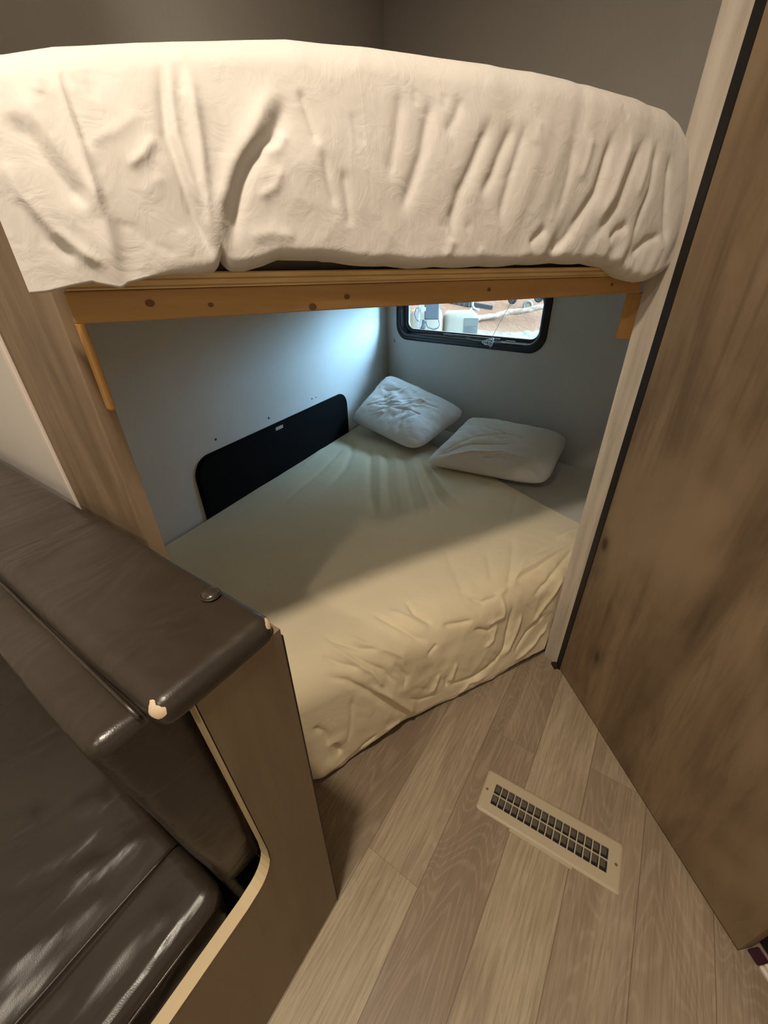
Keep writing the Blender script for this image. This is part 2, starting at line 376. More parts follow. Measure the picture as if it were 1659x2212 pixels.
# right partition of the bunk, its whitewashed end post and the angled wood wall
bm = bmesh.new()
prism(bm, [(p.x, p.y) for p in (J+PD*0.02, J+PD*0.02-PN*0.05, BRc-PN*0.05, BRc)], 0, CEIL); struct(obj('wall_bunk_right', bm, M_wall))
jn = (RB-J).normalized(); jb = Vector((-jn.y, jn.x, 0))
bm = bmesh.new(); prism(bm, [(p.x, p.y) for p in (J, RB, RB+jb*0.05, J+jb*0.022)], 0, CEIL); struct(obj('trim_1', bm, M_ww))
rd = (RE-RB).normalized(); rn = Vector((rd.y, -rd.x, 0))      # rn points into the aisle
if rn.dot(Vector((0, 0, 0))-RB) < 0: rn = -rn
bm = bmesh.new(); q0, q1 = RB+rd*0.004, RB+rd*0.80
prism(bm, [(p.x, p.y) for p in (q0, q1, q1-rn*0.04, q0-rn*0.04)], 0.006, CEIL); struct(obj('wall_right', bm, M_barn))
bm = bmesh.new(); prism(bm, [(p.x, p.y) for p in (RB-rd*0.002+rn*0.004, RB+rd*0.021+rn*0.004, RB+rd*0.021-rn*0.004, RB-rd*0.002-rn*0.004)], 0.0, CEIL)
box(bm, (-0.01, -0.016, 0), (0.016, 0.01, 0.012), frame_mat(RB+rn*0.004, rd, -rn) @ Matrix.Identity(4))
struct(obj('trim_2', bm, M_blackt))
bm = bmesh.new(); prism(bm, [(p.x, p.y) for p in (q0-rn*0.002, q1-rn*0.002, q1-rn*0.04, q0-rn*0.04)], 0.0, 0.006); struct(obj('shadow_gap_strip', bm, M_dark))  # dark strip that paints in the shade of the gap under the wood wall
# rest of the shell, behind and beside the camera
slab('wall_bath_side', RB+rd*0.765-rn*0.041, RB+rd*0.765+Vector((0.16, 0.17, 0)), 0.03, 0, CEIL, M_barn, -1)
E1 = RB+rd*0.765+Vector((0.16, 0.17, 0))
slab('wall_right_rear', E1, Vector((XR, E1.y, 0)), 0.05, 0, CEIL, M_wall, 1)
bm = bmesh.new(); box(bm, (XR, YB, 0), (XR+0.05, E1.y+0.1, CEIL)); struct(obj('wall_entry', bm, M_wall))
bm = bmesh.new(); box(bm, (XL-0.05, YB-0.05, 0), (XR+0.05, YB, CEIL)); struct(obj('wall_front', bm, M_wall))
bm = bmesh.new(); box(bm, (XL-0.05, YB, 0), (XL, 0.27, CEIL)); struct(obj('wall_left_rear', bm, M_wall))
bm = bmesh.new(); box(bm, (XL-0.02, 0.25, 0), (-0.965, 0.275, CEIL)); struct(obj('wall_left_end', bm, M_wall))
bm = bmesh.new(); box(bm, (-0.967, 0.243, 0), (-0.949, 0.25, CEIL)); bevel(bm, 0.002, 2); struct(obj('trim_4', bm, M_wtrim))
bm = bmesh.new(); box(bm, (-0.951, 0.25, 0), (-0.685, 0.275, CEIL)); struct(obj('wall_left_board', bm, M_barn2))
# fold lines of the fabrics: polyline (metres along the bunk front, height or arc length), height mm, width mm
UP = [[[[-1.145,1.535],[-1.141,1.504],[-1.127,1.474],[-1.113,1.445],[-1.107,1.421],[-1.11,1.384],[-1.11,1.358]],13,14],[[[-1.16,1.505],[-1.148,1.476],[-1.131,1.446],[-1.12,1.429]],-9,12],[[[-1.11,1.549],[-1.111,1.524],[-1.11,1.5],[-1.109,1.476],[-1.108,1.445],[-1.108,1.419]],8,7],[[[-1.106,1.55],[-1.107,1.524],[-1.105,1.501],[-1.103,1.476]],-5,7],[[[-1.179,1.466],[-1.174,1.438],[-1.157,1.409],[-1.135,1.386],[-1.118,1.375]],8,10],[[[-1.182,1.459],[-1.178,1.43],[-1.166,1.401],[-1.143,1.379]],-5,12],[[[-1.01,1.564],[-1.019,1.528],[-1.024,1.498],[-1.019,1.463],[-1.015,1.429],[-1.007,1.403],[-0.998,1.379]],-9,8],[[[-1.004,1.565],[-1.012,1.526],[-1.014,1.499],[-1.01,1.464],[-1.005,1.429]],7,8],[[[-0.985,1.566],[-0.988,1.532],[-0.992,1.486],[-0.996,1.452],[-0.999,1.418],[-0.995,1.384]],8,10],[[[-0.994,1.565],[-0.998,1.535]],-5,7],[[[-0.888,1.558],[-0.911,1.534],[-0.932,1.507],[-0.958,1.48],[-0.972,1.457],[-0.983,1.439],[-0.99,1.406],[-0.994,1.381]],13,16],[[[-0.878,1.55],[-0.902,1.51],[-0.937,1.482],[-0.955,1.454],[-0.966,1.43],[-0.976,1.394]],-16,14],[[[-0.862,1.558],[-0.854,1.528],[-0.847,1.505]],-6,7],[[[-0.795,1.545],[-0.79,1.521],[-0.776,1.513]],-2.25,7],[[[-1.105,1.485],[-1.074,1.497],[-1.043,1.517]],2.25,9],[[[-1.035,1.462],[-1.051,1.455],[-1.064,1.442]],2.25,9],[[[-1.065,1.398],[-1.053,1.394],[-1.045,1.386]],-2.25,6],[[[-1.033,1.414],[-1.026,1.401],[-1.026,1.386]],2.25,8],[[[-1.1,1.417],[-1.082,1.413],[-1.063,1.395]],-1.8,8],[[[-1.083,1.547],[-1.084,1.532],[-1.086,1.52]],-2.7,8],[[[-1.088,1.548],[-1.089,1.533]],2.25,7],[[[-1.098,1.546],[-1.103,1.522]],2.7,8],[[[-1.128,1.537],[-1.131,1.52]],6,8],[[[-1.035,1.497],[-1.053,1.48],[-1.071,1.467]],5,8],[[[-0.954,1.407],[-0.923,1.412],[-0.891,1.408]],5,14],[[[-0.924,1.491],[-0.9,1.498],[-0.886,1.516]],5,9],[[[-0.841,1.503],[-0.838,1.47],[-0.83,1.441]],-5,8],[[[-0.816,1.486],[-0.812,1.449],[-0.81,1.42]],-5,9],[[[-0.897,1.48],[-0.912,1.459],[-0.935,1.448]],4,9],[[[-0.717,1.58],[-0.721,1.553],[-0.732,1.516],[-0.747,1.474]],-5,9],[[[-0.664,1.578],[-0.678,1.541],[-0.688,1.51],[-0.715,1.46],[-0.728,1.437]],-8,10],[[[-0.614,1.582],[-0.629,1.556],[-0.648,1.534]],-5,8],[[[-0.558,1.566],[-0.585,1.524],[-0.6,1.5],[-0.62,1.471],[-0.631,1.44],[-0.633,1.406]],-9,10],[[[-0.51,1.566],[-0.541,1.522],[-0.556,1.495],[-0.581,1.464]],-7,9],[[[-0.485,1.571],[-0.502,1.531],[-0.516,1.501],[-0.53,1.46],[-0.535,1.428]],-7,10],[[[-0.376,1.56],[-0.38,1.516],[-0.394,1.466],[-0.406,1.442]],-5,10],[[[-0.271,1.583],[-0.287,1.543],[-0.305,1.488],[-0.338,1.451],[-0.377,1.41]],-11,11],[[[-0.18,1.585],[-0.198,1.55],[-0.217,1.514],[-0.234,1.47],[-0.275,1.431],[-0.298,1.415]],-12,11],[[[-0.14,1.583],[-0.14,1.541],[-0.141,1.501],[-0.159,1.458],[-0.167,1.409]],-9,10],[[[-0.09,1.567],[-0.084,1.516],[-0.068,1.461],[-0.045,1.406]],-9,9],[[[-0.421,1.431],[-0.447,1.416],[-0.462,1.402]],-9,8],[[[-0.351,1.429],[-0.377,1.41],[-0.399,1.395]],-7,8],[[[-0.19,1.441],[-0.224,1.432],[-0.246,1.412]],-9,9],[[[-0.066,1.428],[-0.12,1.414],[-0.157,1.388]],-9,9],[[[-0.629,1.413],[-0.637,1.393],[-0.65,1.384]],6,8],[[[-0.567,1.401],[-0.576,1.387]],6,7],[[[-0.691,1.581],[-0.696,1.562]],-4,6],[[[-0.644,1.581],[-0.65,1.563]],-4,6],[[[-0.253,1.615],[-0.237,1.599]],-4,6],[[[-0.46,1.574],[-0.472,1.539]],4,9],[[[-0.331,1.57],[-0.341,1.532],[-0.355,1.499]],5,10],[[[-0.222,1.581],[-0.241,1.533],[-0.261,1.483],[-0.294,1.442]],7,12],[[[-0.159,1.581],[-0.17,1.532],[-0.187,1.483]],5,10],[[[-0.653,1.422],[-0.649,1.431],[-0.639,1.422]],-4,6],[[[-0.606,1.423],[-0.592,1.433]],-4,7]]
LOW = [[[[0.94,1.94],[0.69,1.57],[0.49,1.375]],-7,22],[[[0.98,1.82],[0.68,1.25],[0.58,1.01]],-9,22],[[[1.04,1.72],[0.78,1.25],[0.66,1.005]],-9,20],[[[1.09,1.605],[0.85,1.15],[0.73,0.91]],-10,20],[[[1.13,1.495],[0.98,1.135],[0.89,0.87]],-18,20],[[[1.12,1.38],[0.99,1.06],[0.96,0.875]],10,20],[[[1.03,1.785],[0.72,1.225],[0.6,0.99]],8,18],[[[1.05,1.625],[0.8,1.175],[0.7,0.975]],8,18],[[[1.1,1.52],[0.9,1.115],[0.79,0.875]],10,20],[[[0.84,1.89],[0.55,1.595],[0.35,1.42],[0.21,1.3]],-5,12],[[[0.71,1.93],[0.48,1.7]],4,16],[[[1.22,0.465],[1.01,0.445],[0.83,0.43]],7,9],[[[1.17,0.435],[1.02,0.385],[0.88,0.325]],-8,10],[[[1.12,0.41],[1.07,0.245],[1.02,0.09]],-8,9],[[[1.26,0.51],[1.13,0.505]],6,9],[[[1.08,0.44],[0.94,0.42],[0.8,0.41]],-6,9],[[[0.99,0.595],[0.81,0.425],[0.75,0.375]],-7,14],[[[0.83,0.575],[0.73,0.435]],-5,14],[[[1.04,0.36],[0.96,0.27],[0.88,0.2]],7,9],[[[1.05,0.68],[1.3,0.875]],-5,18],[[[0.97,0.5],[0.81,0.405],[0.69,0.38]],6,12],[[[1.2,0.51],[1.07,0.475],[0.96,0.47]],-6,8],[[[0.71,0.68],[0.61,0.445],[0.65,0.38]],-4,18],[[[0.62,0.425],[0.66,0.39],[0.74,0.385]],-8,7],[[[0.74,0.385],[0.74,0.305],[0.66,0.305]],6,8],[[[0.13,0.505],[0.16,0.46],[0.21,0.415],[0.29,0.385]],-8,8],[[[0.19,0.47],[0.23,0.42],[0.29,0.38],[0.33,0.345],[0.34,0.3]],8,9],[[[0.1,0.44],[0.15,0.395],[0.2,0.36]],-8,8],[[[0.17,0.42],[0.22,0.365],[0.26,0.325],[0.3,0.25]],-9,8],[[[0.09,0.39],[0.15,0.345],[0.21,0.265],[0.27,0.175],[0.33,0.065]],-10,9],[[[0.21,0.3],[0.28,0.205],[0.34,0.11],[0.39,0.03]],10,9],[[[0.23,0.25],[0.29,0.16],[0.35,0.06]],-9,7],[[[0.16,0.29],[0.15,0.225],[0.14,0.155],[0.12,0.085]],-5,9],[[[0.08,0.135],[0.09,0.1],[0.1,0.06]],-10,8],[[[0.03,0.24],[0.06,0.195],[0.07,0.13]],-7,10],[[[0.42,0.5],[0.42,0.445],[0.46,0.39]],-9,9],[[[0.3,0.51],[0.34,0.44],[0.39,0.375],[0.43,0.345]],-8,10],[[[0.35,0.495],[0.41,0.42],[0.45,0.38]],6,9],[[[0.49,0.375],[0.56,0.355],[0.61,0.345]],-8,8],[[[0.61,0.31],[0.68,0.27],[0.7,0.305]],-9,7],[[[0.78,0.345],[0.78,0.255],[0.77,0.15],[0.73,0.1],[0.64,0.07],[0.52,0.1]],-14,9],[[[0.83,0.28],[0.81,0.19],[0.77,0.105]],9,9],[[[0.97,0.215],[0.88,0.165],[0.82,0.095]],-9,8],[[[1.0,0.16],[0.92,0.09],[0.82,0.05]],8,7],[[[0.47,0.19],[0.46,0.145],[0.44,0.105]],7,8],[[[0.5,0.155],[0.51,0.095]],-7,6],[[[0.54,0.205],[0.52,0.115]],7,8],[[[0.35,0.145],[0.4,0.095],[0.48,0.08]],-6,8],[[[0.23,0.055],[0.18,0.04],[0.11,0.005]],-9,8],[[[0.42,0.295],[0.46,0.325]],-6,8],[[[0.3,0.335],[0.34,0.25],[0.33,0.205]],-7,7],[[[0.19,0.38],[0.23,0.335],[0.26,0.255]],7,8],[[[0.13,0.46],[0.17,0.41],[0.21,0.36]],7,8],[[[0.66,0.205],[0.7,0.225],[0.71,0.285]],6,9],[[[0.26,0.05],[0.33,0.04]],6,10],[[[0.56,0.01],[0.61,0.055],[0.71,0.05]],6,10]]

# ------------------------------------------------------------------ upper bunk
def zline(xs, pts): 
    p = np.array(pts); return np.interp(xs, p[:, 0], p[:, 1])
TOPZ = [(-1.25, 1.515), (-1.151, 1.533), (-1.108, 1.545), (-1.03, 1.560), (-.946, 1.574), (-.86, 1.589), (-.739, 1.6), (-.615, 1.608), (-.452, 1.617), (-.319, 1.619), (-.187, 1.618), (-.093, 1.614), (-.05, 1.606), (-.02, 1.590), (0, 1.570), (.03, 1.515), (.047, 1.455)]
BOTZ = [(-1.2, 1.352), (-1.184, 1.353), (-1.161, 1.358), (-1.138, 1.362), (-1.134, 1.360), (-1.111, 1.355), (-1.103, 1.36), (-1.076, 1.366), (-1.051, 1.369), (-1.019, 1.368), (-1.002, 1.37), (-.995, 1.376), (-.989, 1.389), (-.985, 1.376), (-.980, 1.371), (-.961, 1.371), (-.935, 1.377), (-.914, 1.384), (-.85, 1.383), (-.8, 1.379), (-.7, 1.374), (-.525, 1.375), (-.386, 1.379), (-.28, 1.378), (-.202, 1.371), (-.15, 1.352), (-.128, 1.346), (-.09, 1.340), (-.065, 1.341), (-.01, 1.356), (.03, 1.375), (.047, 1.395)]
def upper_sheet():
    s = np.linspace(-1.2, 0.047, 440); nf = 120
    v = np.linspace(0, 1, nf)
    zt = zline(s, TOPZ)+0.024; zb = zline(s, BOTZ)
    zb = zb-0.002*np.abs(np.sin(s*34))*(s > -0.85)*(s < -.2)
    SS = np.repeat(s[:, None], nf, 1)
    Z = zb[:, None]*(1-v)+zt[:, None]*v
    bulge = 0.05-0.035*v[None, :]**3
    o = np.repeat(bulge, len(s), 0)
    # quarter-round near the top and tuck near the bottom
    d = np.clip((1-v)/0.15, 0, 1)[None, :]; o -= 0.032*(1-np.sqrt(1-(1-d)**2+1e-9))
    d = np.clip(v/0.07, 0, 1)[None, :]; o -= 0.022*np.clip((s+1.08)/0.12, 0, 1)[:, None]*(1-np.sqrt(1-(1-d)**2+1e-9))*np.ones_like(o)
    # the right end wraps round, the left end hangs flat
    e = np.clip((0.047-SS)/0.09, 0, 1); o -= 0.045*(1-np.sqrt(1-(1-e)**2+1e-9))
    o += strokes(SS, Z, [(p_, (1 if abs(a_) < 12 else 0.7)*a_*min(1.0, 0.25+(abs(p_[0][0]-p_[-1][0])+abs(p_[0][1]-p_[-1][1]))/0.11), w_*(0.75 if p_[0][0] < -0.72 else 1.15)) for p_, a_, w_ in UP], 0.72)
    q = SS*1.0; env = np.clip((SS+0.72)/0.25, 0, 1)
    # loose diagonal gathers of the fitted sheet
    w = q-0.42*(Z-1.5)
    o += env*0.0022*fbm(w*20, Z*3.0, 3, ((1, 1), (2, 0.5)))
    o -= (1-env)*0.0028*np.abs(fbm(q*7+Z*6, Z*8-q*5, 5, ((1, 1), (2.3, 0.35))))
    o -= (1-env)*0.0013*np.abs(fbm(q*13-Z*9, Z*7+q*5, 6))
    o += env*0.004*fbm(w*34, Z*2, 13)*np.exp(-((v[None, :]-0.1)/0.12)**2)
    P = np.empty((len(s), nf, 3))
    for c in range(3): P[..., c] = J[c]+T[c]*SS+O[c]*o
    P[..., 2] = Z
    rows = [P]
    # under-tuck before, top surface after
    tuck = np.empty((len(s), 4, 3))
    for k, (do, dz) in enumerate(((-0.07, 0.012), (-0.045, 0.006), (-0.02, 0.001), (-0.006, -0.001))):
        for c in range(3): tuck[:, k, c] = P[:, 0, c]+O[c]*do
        tuck[:, k, 2] = P[:, 0, 2]+dz
    se = np.minimum(s, -0.035); back = [0.012, 0.03, 0.06, 0.11, 0.2, 0.35, 0.6, 0.9, 1.2, 1.5, 1.9, 2.4]
    top = np.empty((len(s), len(back), 3)); zt2 = zline(se, TOPZ)+0.024
    for k, bk in enumerate(back):
        g = min(1, bk/0.11); ss = s*(1-g)+se*g; zz = zt*(1-g)+zt2*g
        for c in range(3): top[:, k, c] = J[c]+T[c]*ss+O[c]*(P[:, -1, :]-np.array(J)[None, :]).dot(np.array(O))[:, None][:, 0]*1.0-O[c]*bk
        top[:, k, 2] = zz+0.006*g
    P = np.concatenate([tuck, P, top], 1)
    o_ = grid_mesh('fitted_sheet', P, M_sheetU)
    clip(o_, [(Kc+LN*0.006, -LN), (Kc+BN*0.006, -BN), ((0, 2.9, 0), (0, 1, 0))])
    return tag(o_, 'white fitted sheet gathered in loose folds over the raised bunk, above the pine rail', 'sheet')
upper_sheet()
def bunk_poly(s0, s1, o, inset, right=True):
    """plan polygon between the bunk front line (offset o outward) and the walls"""
    a = J+T*s0+O*o; b = J+T*s1+O*o
    left = isect(a, -O, Kc+LN*inset, LDIR); corner = isect(Kc+LN*inset, LDIR, Kc+BN*inset, BDIR); r = isect(b, -O, Kc+BN*inset, BDIR)
    r2 = isect(J+PN*inset, PD, Kc+BN*inset, BDIR)
    pts = [a, b, r2 if right else r, corner, left]
    return [(p.x, p.y) for p in pts]
ub = thing('upper_bunk', 'pine and plywood raised bunk platform spanning the opening under the white sheet', 'bunk', (-0.35, 0.8, 1.316))
bm = bmesh.new()
M = frame_mat(J, T, -O)
box(bm, (-1.175, -0.0, 1.316), (-0.012, 0.036, 1.352), M); bevel(bm, 0.002, 2); bmr = part('rail', bm, M_pine, ub)
for s_, z_, r_ in ((-1.085, 1.336, .0045), (-0.86, 1.322, .005), (-0.80, 1.334, .004), (-0.50, 1.336, .0035), (-1.01, 1.331, .003), (-0.128, 1.336, .0035)):
    bm = bmesh.new(); bmesh.ops.create_circle(bm, cap_ends=True, radius=1, segments=14, matrix=frame_mat(J+T*s_+O*0.0006+Vector((0, 0, z_)), T, (0, 0, 1)) @ Matrix.Diagonal((r_*1.3, r_, 1, 1)))
    part('wood_knot', bm, M_knot, bmr)
bm = bmesh.new(); prism(bm, bunk_poly(-1.17, -0.015, 0.004, 0.01), 1.3525, 1.371); part('plywood_deck', bm, M_ply, ub)
bm = bmesh.new(); box(bm, (-0.684, 0.262, 1.195), (-0.668, 0.271, 1.315)); bevel(bm, 0.003, 2); part('support_block', bm, M_pinev, ub)
bm = bmesh.new(); Mj = frame_mat(J+PD*0.022+Vector((0, 0, 0)), -BDIR, -PD)
box(bm, (0.0, -0.03, 1.205), (0.044, 0.0, 1.3155), Mj); bevel(bm, 0.003, 2)
part('support_block', bm, M_pinev, ub)
bm = bmesh.new(); prism(bm, bunk_poly(-1.16, -0.06, -0.06, 0.02), 1.3722, 1.53); bevel(bm, 0.03, 3)
tag(obj('mattress', bm, M_foam, None, True), 'raised bunk mattress wrapped in the white sheet on the plywood deck', 'mattress')

# ------------------------------------------------------------------ lower bed
def lower_sheet():
    s = np.linspace(-0.30, 1.30, 400)
    a = np.concatenate([np.arange(0, 1.15, 0.0042), np.arange(1.15, 3.0, 0.012)])
    SS, A = np.meshgrid(s, a, indexing='ij')
    oo = np.where(A < .30, -.02*A/.30, 0.); zz = np.where(A < .30, .012+.318*A/.30, 0.); no = np.ones_like(A); nz = np.zeros_like(A)
    th = np.clip((A-.30)/.12, 0, math.pi/2); m_ = A >= .30
    oo = np.where(m_, -.02-.12*(1-np.cos(th))-np.clip(A-.4885, 0, None), oo); zz = np.where(m_, .33+.12*np.sin(th), zz)
    no = np.cos(th); nz = np.sin(th)
    D = strokes(SS, A, LOW, 1.15)
    side = np.clip((0.62-A)/0.3, 0, 1)
    D += side*0.003*fbm(SS*9+A*5, A*9-SS*4, 21, ((1, 1), (2.2, 0.6)))*np.clip((SS-0.1)/0.2, 0.15, 1)
    D += side*0.0028*np.abs(fbm((SS+1.1*A)*20, (A-SS)*7, 61))*np.clip((SS-0.1)/0.2, 0, 1)
    D -= side*0.0022*np.abs(fbm((SS-0.6*A)*17, (A+SS)*8, 63))*np.clip((SS-0.1)/0.2, 0, 1)
    D += side*0.0015*fbm(SS*22, A*10, 27)*np.clip((SS-0.1)/0.2, 0.2, 1)
    D += (1-side)*0.004*fbm(SS*3, A*3, 22, ((1, 1), (3, 0.3)))
    # crumples close to the post
    cr = np.exp(-((SS-1.07)/0.16)**2)*side; D += cr*0.005*fbm((SS+0.7*A)*30, (A-SS)*6, 31)
    cr = np.exp(-((SS-0.04)/0.10)**2)*np.clip((0.2-A)/0.15, 0, 1); D += cr*0.012*fbm(SS*30+A*10, A*22, 33)
    hem = np.clip(1-A/0.03, 0, 1); D -= hem*0.012; D += hem*0.010*fbm(SS*7, A*0+1.3, 35)
    D -= 0.028*np.exp(-((SS-0.42)/0.22)**2)*np.clip(1-A/0.2, 0, 1)
    P = np.empty(SS.shape+(3,))
    for c in range(3): P[..., c] = H0[c]+T[c]*SS+O[c]*(oo+no*D)
    P[..., 2] = np.maximum(zz+nz*D+hem*0.006*(1+fbm(SS*9, A*0, 37)), 0.003)
    o_ = grid_mesh('fitted_sheet', P, M_sheetL)
    clip(o_, [(Kc+LN*0.016, -LN), (Kc+BN*0.004, -BN), (J+PN*0.003, -PN), ((0, 0.262, 0), (0, -1, 0)), (H0-T*0.27, -T)])
    return tag(o_, 'cream fitted sheet stretched over the low corner bed down to the floor', 'sheet')
lower_sheet()
def low_poly(o, inset):
    a = isect(H0+O*o, T, Vector((0, 0.275, 0)), Vector((1, 0, 0))); b = isect(H0+O*o, T, J+PN*inset, PD)
    corner = isect(Kc+LN*inset, LDIR, Kc+BN*inset, BDIR); r = isect(J+PN*inset, PD, Kc+BN*inset, BDIR)
    l = isect(Kc+LN*inset, LDIR, Vector((0, 0.275, 0)), Vector((1, 0, 0)))
    return [(p.x, p.y) for p in (a, b, r, corner, l)]
bm = bmesh.new(); prism(bm, low_poly(-0.11, 0.03), 0, 0.17)
tag(obj('bed_platform', bm, M_barn2), 'low wooden platform beneath the cream-sheeted mattress', 'bed base')
bm = bmesh.new(); prism(bm, low_poly(-0.085, 0.03), 0.171, 0.415); bevel(bm, 0.05, 4)
tag(obj('mattress', bm, M_foam, None, True), 'low corner mattress under the cream sheet on its platform', 'mattress')

# ------------------------------------------------------------------ pillows
def pillow(label, c00, c10, c11, c01, th, seed, folds):
    """corners in order; th = half thickness"""
    n = 110; u = np.linspace(-1, 1, n); U, V = np.meshgrid(u, u, indexing='ij')
    C4 = [np.array(c, float) for c in (c00, c10, c11, c01)]
    nrm = np.cross(C4[1]-C4[0], C4[3]-C4[0]); nrm /= np.linalg.norm(nrm)
    if nrm[2] < 0: nrm = -nrm
    # seams bow inwards between the corners
    k = 0.03; g_ = np.where(U < 0, 0.35, 1.0)*0.10; Ub = U*(1-k*(1-V**2))*(1-g_*V**6); Vb = V*(1-k*(1-U**2))*(1-g_*U**6)
    a = (Ub+1)/2; b = (Vb+1)/2
    base = ((1-a)*(1-b))[..., None]*C4[0]+(a*(1-b))[..., None]*C4[1]+(a*b)[..., None]*C4[2]+((1-a)*b)[..., None]*C4[3]
    h = ((1-np.abs(U)**3)*(1-np.abs(V)**3))**0.46
    w = strokes(U, V, folds, 1.0)*np.clip(h*3, 0, 1)
    w += 0.0050*fbm(U*2.5+V*1.6, V*2.5-U, seed, ((1, 1), (2.2, 0.7)))*np.clip(h*2, 0, 1)
    edge = 1-np.clip(h*1.4, 0, 1)
    w += 0.004*edge*fbm(U*10, V*10, seed+3)*np.clip(h*6, 0, 1)
    up = base+nrm*(th*h+w)[..., None]; dn = base-nrm*(th*0.75*h)[..., None]
    o_ = grid_mesh('pillow', up, M_pil); o2 = grid_mesh('pillow_under', dn[::-1], M_pil)
    bm = bmesh.new(); bm.from_mesh(o_.data); bm.from_mesh(o2.data); bmesh.ops.remove_doubles(bm, verts=bm.verts, dist=1e-5); bm.to_mesh(o_.data); bm.free()
    o_.data.polygons.foreach_set('use_smooth', [True]*len(o_.data.polygons)); me = o2.data; bpy.data.objects.remove(o2); bpy.data.meshes.remove(me)
    # piping seam
    return tag(o_, label, 'pillow', 'pillows at the head of the lower bed')
rs = random.Random(5)
def rnd_folds(n, x0, x1, y0, y1, ang, spread, amp, w, ln):
    out = []
    for _ in range(n):
        x, y = rs.uniform(x0, x1), rs.uniform(y0, y1); a_ = R_(ang+rs.uniform(-spread, spread)); l = ln*rs.uniform(0.5, 1.2)
        b_ = a_+rs.uniform(-0.5, 0.5)
        out.append(([(x, y), (x+l*math.cos(a_), y+l*math.sin(a_)), (x+l*math.cos(a_)+l*math.cos(b_), y+l*math.sin(a_)+l*math.sin(b_))], rs.choice((-1, 1))*amp*rs.uniform(0.5, 1.3), w*rs.uniform(0.7, 1.4)))
    return out
P1 = pillow('white crumpled pillow propped in the corner below the window', (-1.665, 2.06, 0.53), (-1.055, 1.865, 0.50), (-0.95, 2.36, 0.62), (-1.60, 2.44, 0.765), 0.092, 41,
    rnd_folds(26, -0.7, 0.4, -0.8, 0.3, 60, 35, 8, 34, 0.30)+[([(0.2, -0.9), (0.15, -0.5), (0.3, -0.1)], -14, 50), ([(-0.2, -0.9), (-0.1, -0.4), (-0.3, 0.1)], -10, 45), ([(0.5, -0.9), (0.4, -0.5), (0.6, 0.0)], -10, 45)])
P2 = pillow('cream-white pillow lying flat on the bed near the right post', (-0.955, 1.79, 0.478), (-0.315, 1.855, 0.478), (-0.318, 2.275, 0.60), (-0.905, 2.29, 0.61), 0.068, 52,
    [([(-0.9, -0.85), (-0.4, -0.35), (0.2, -0.15)], -10, 35), ([(-0.85, -0.8), (-0.5, -0.1), (0.1, 0.3)], -8, 35), ([(-0.8, -0.9), (-0.2, -0.6), (0.3, -0.4)], 9, 35), ([(-0.5, 0.4), (0.0, 0.2), (0.4, 0.15)], -6, 30), ([(-0.1, -0.75), (0.1, -0.6), (0.35, -0.65)], -10, 30), ([(0.0, -0.6), (0.25, -0.5), (0.5, -0.55)], 8, 25)]+rnd_folds(10, -0.7, 0.3, -0.6, 0.5, 15, 25, 4, 30, 0.3))

# ------------------------------------------------------------------ window
def wpt(u, z, d): return Kc+BDIR*u+BN*d+Vector((0, 0, z))      # d: into the bunk
def loop_strip(bm, specs, fn):
    prev = None
    for (ins, d, r) in specs:
        pts = rrect(WU0+ins, WZ0+ins, WU1-ins, WZ1-ins, r, 10)
        ring = [bm.verts.new(fn(u, z, d)) for u, z in pts]
        if prev:
            for i in range(len(ring)): bm.faces.new((prev[i], prev[(i+1) % len(ring)], ring[(i+1) % len(ring)], ring[i]))
        prev = ring
    return prev
win = bpy.data.objects.new('window_1', None); COL.objects.link(win); struct(win); win.location = wpt((WU0+WU1)/2, WZ0, 0)
bm = bmesh.new()
loop_strip(bm, [(0, 0.0005, .10), (0.002, 0.010, .10), (0.010, 0.015, .095), (0.018, 0.011, .09), (0.026, 0.015, .085), (0.040, 0.015, .075), (0.046, 0.008, .07), (0.05, -0.03, .065), (0.058, -0.035, .06), (0.066, -0.033, .055), (0.07, -0.045, .05), (0.07, -0.06, .05)], wpt)
fr = part('window_frame', bm, M_black, win, True)
bm = bmesh.new()
pts = rrect(WU0+0.066, WZ0+0.066, WU1-0.066, WZ1-0.066, 0.055, 10)
bm.faces.new([bm.verts.new(wpt(u, z, -0.050)) for u, z in pts]); r_ = bmesh.ops.solidify(bm, geom=bm.faces[:], thickness=0.003)
gk = NT('window glass', 0.0, 0.5); gk.t.nodes.remove(gk.b)
g1 = gk.n('ShaderNodeBsdfTransparent'); g2 = gk.n('ShaderNodeBsdfGlossy'); g2.inputs['Roughness'].default_value = 0.02; mx = gk.n('ShaderNodeMixShader'); fz = gk.n('ShaderNodeFresnel'); fz.inputs[0].default_value = 1.3
gk.l(fz.outputs[0], mx.inputs[0]); gk.l(g1.outputs[0], mx.inputs[1]); gk.l(g2.outputs[0], mx.inputs[2]); gk.l(mx.outputs[0], gk.t.nodes['Material Output'].inputs[0]); g1.inputs[0].default_value = (0.93, 0.97, 1.0, 1)
part('window_pane', bm, gk.m, win)
bm = bmesh.new(); box(bm, (0.52, WZ0+0.052, -0.022), (0.95, WZ0+0.062, -0.012), frame_mat(Kc, BDIR, (0, 0, 1)) @ Matrix.Identity(4))
part('sash_bar', bm, M_black, win)
bm = bmesh.new(); box(bm, (0.99, WZ0+0.047, -0.02), (1.05, WZ0+0.056, -0.011), frame_mat(Kc, BDIR, (0, 0, 1)))
part('lock_tab', bm, M_clear, win)
bc = thing('blind_cord', 'thin white string tied in a knot on the lower window frame', 'cord', wpt(0.90, 1.01, 0.02))
bm = bmesh.new(); tube(bm, [wpt(0.905, 1.02, 0.02), wpt(0.95, 1.12, 0.012), wpt(1.0, 1.215, 0.006), wpt(1.06, 1.33, 0.004)], 0.0016, 6)
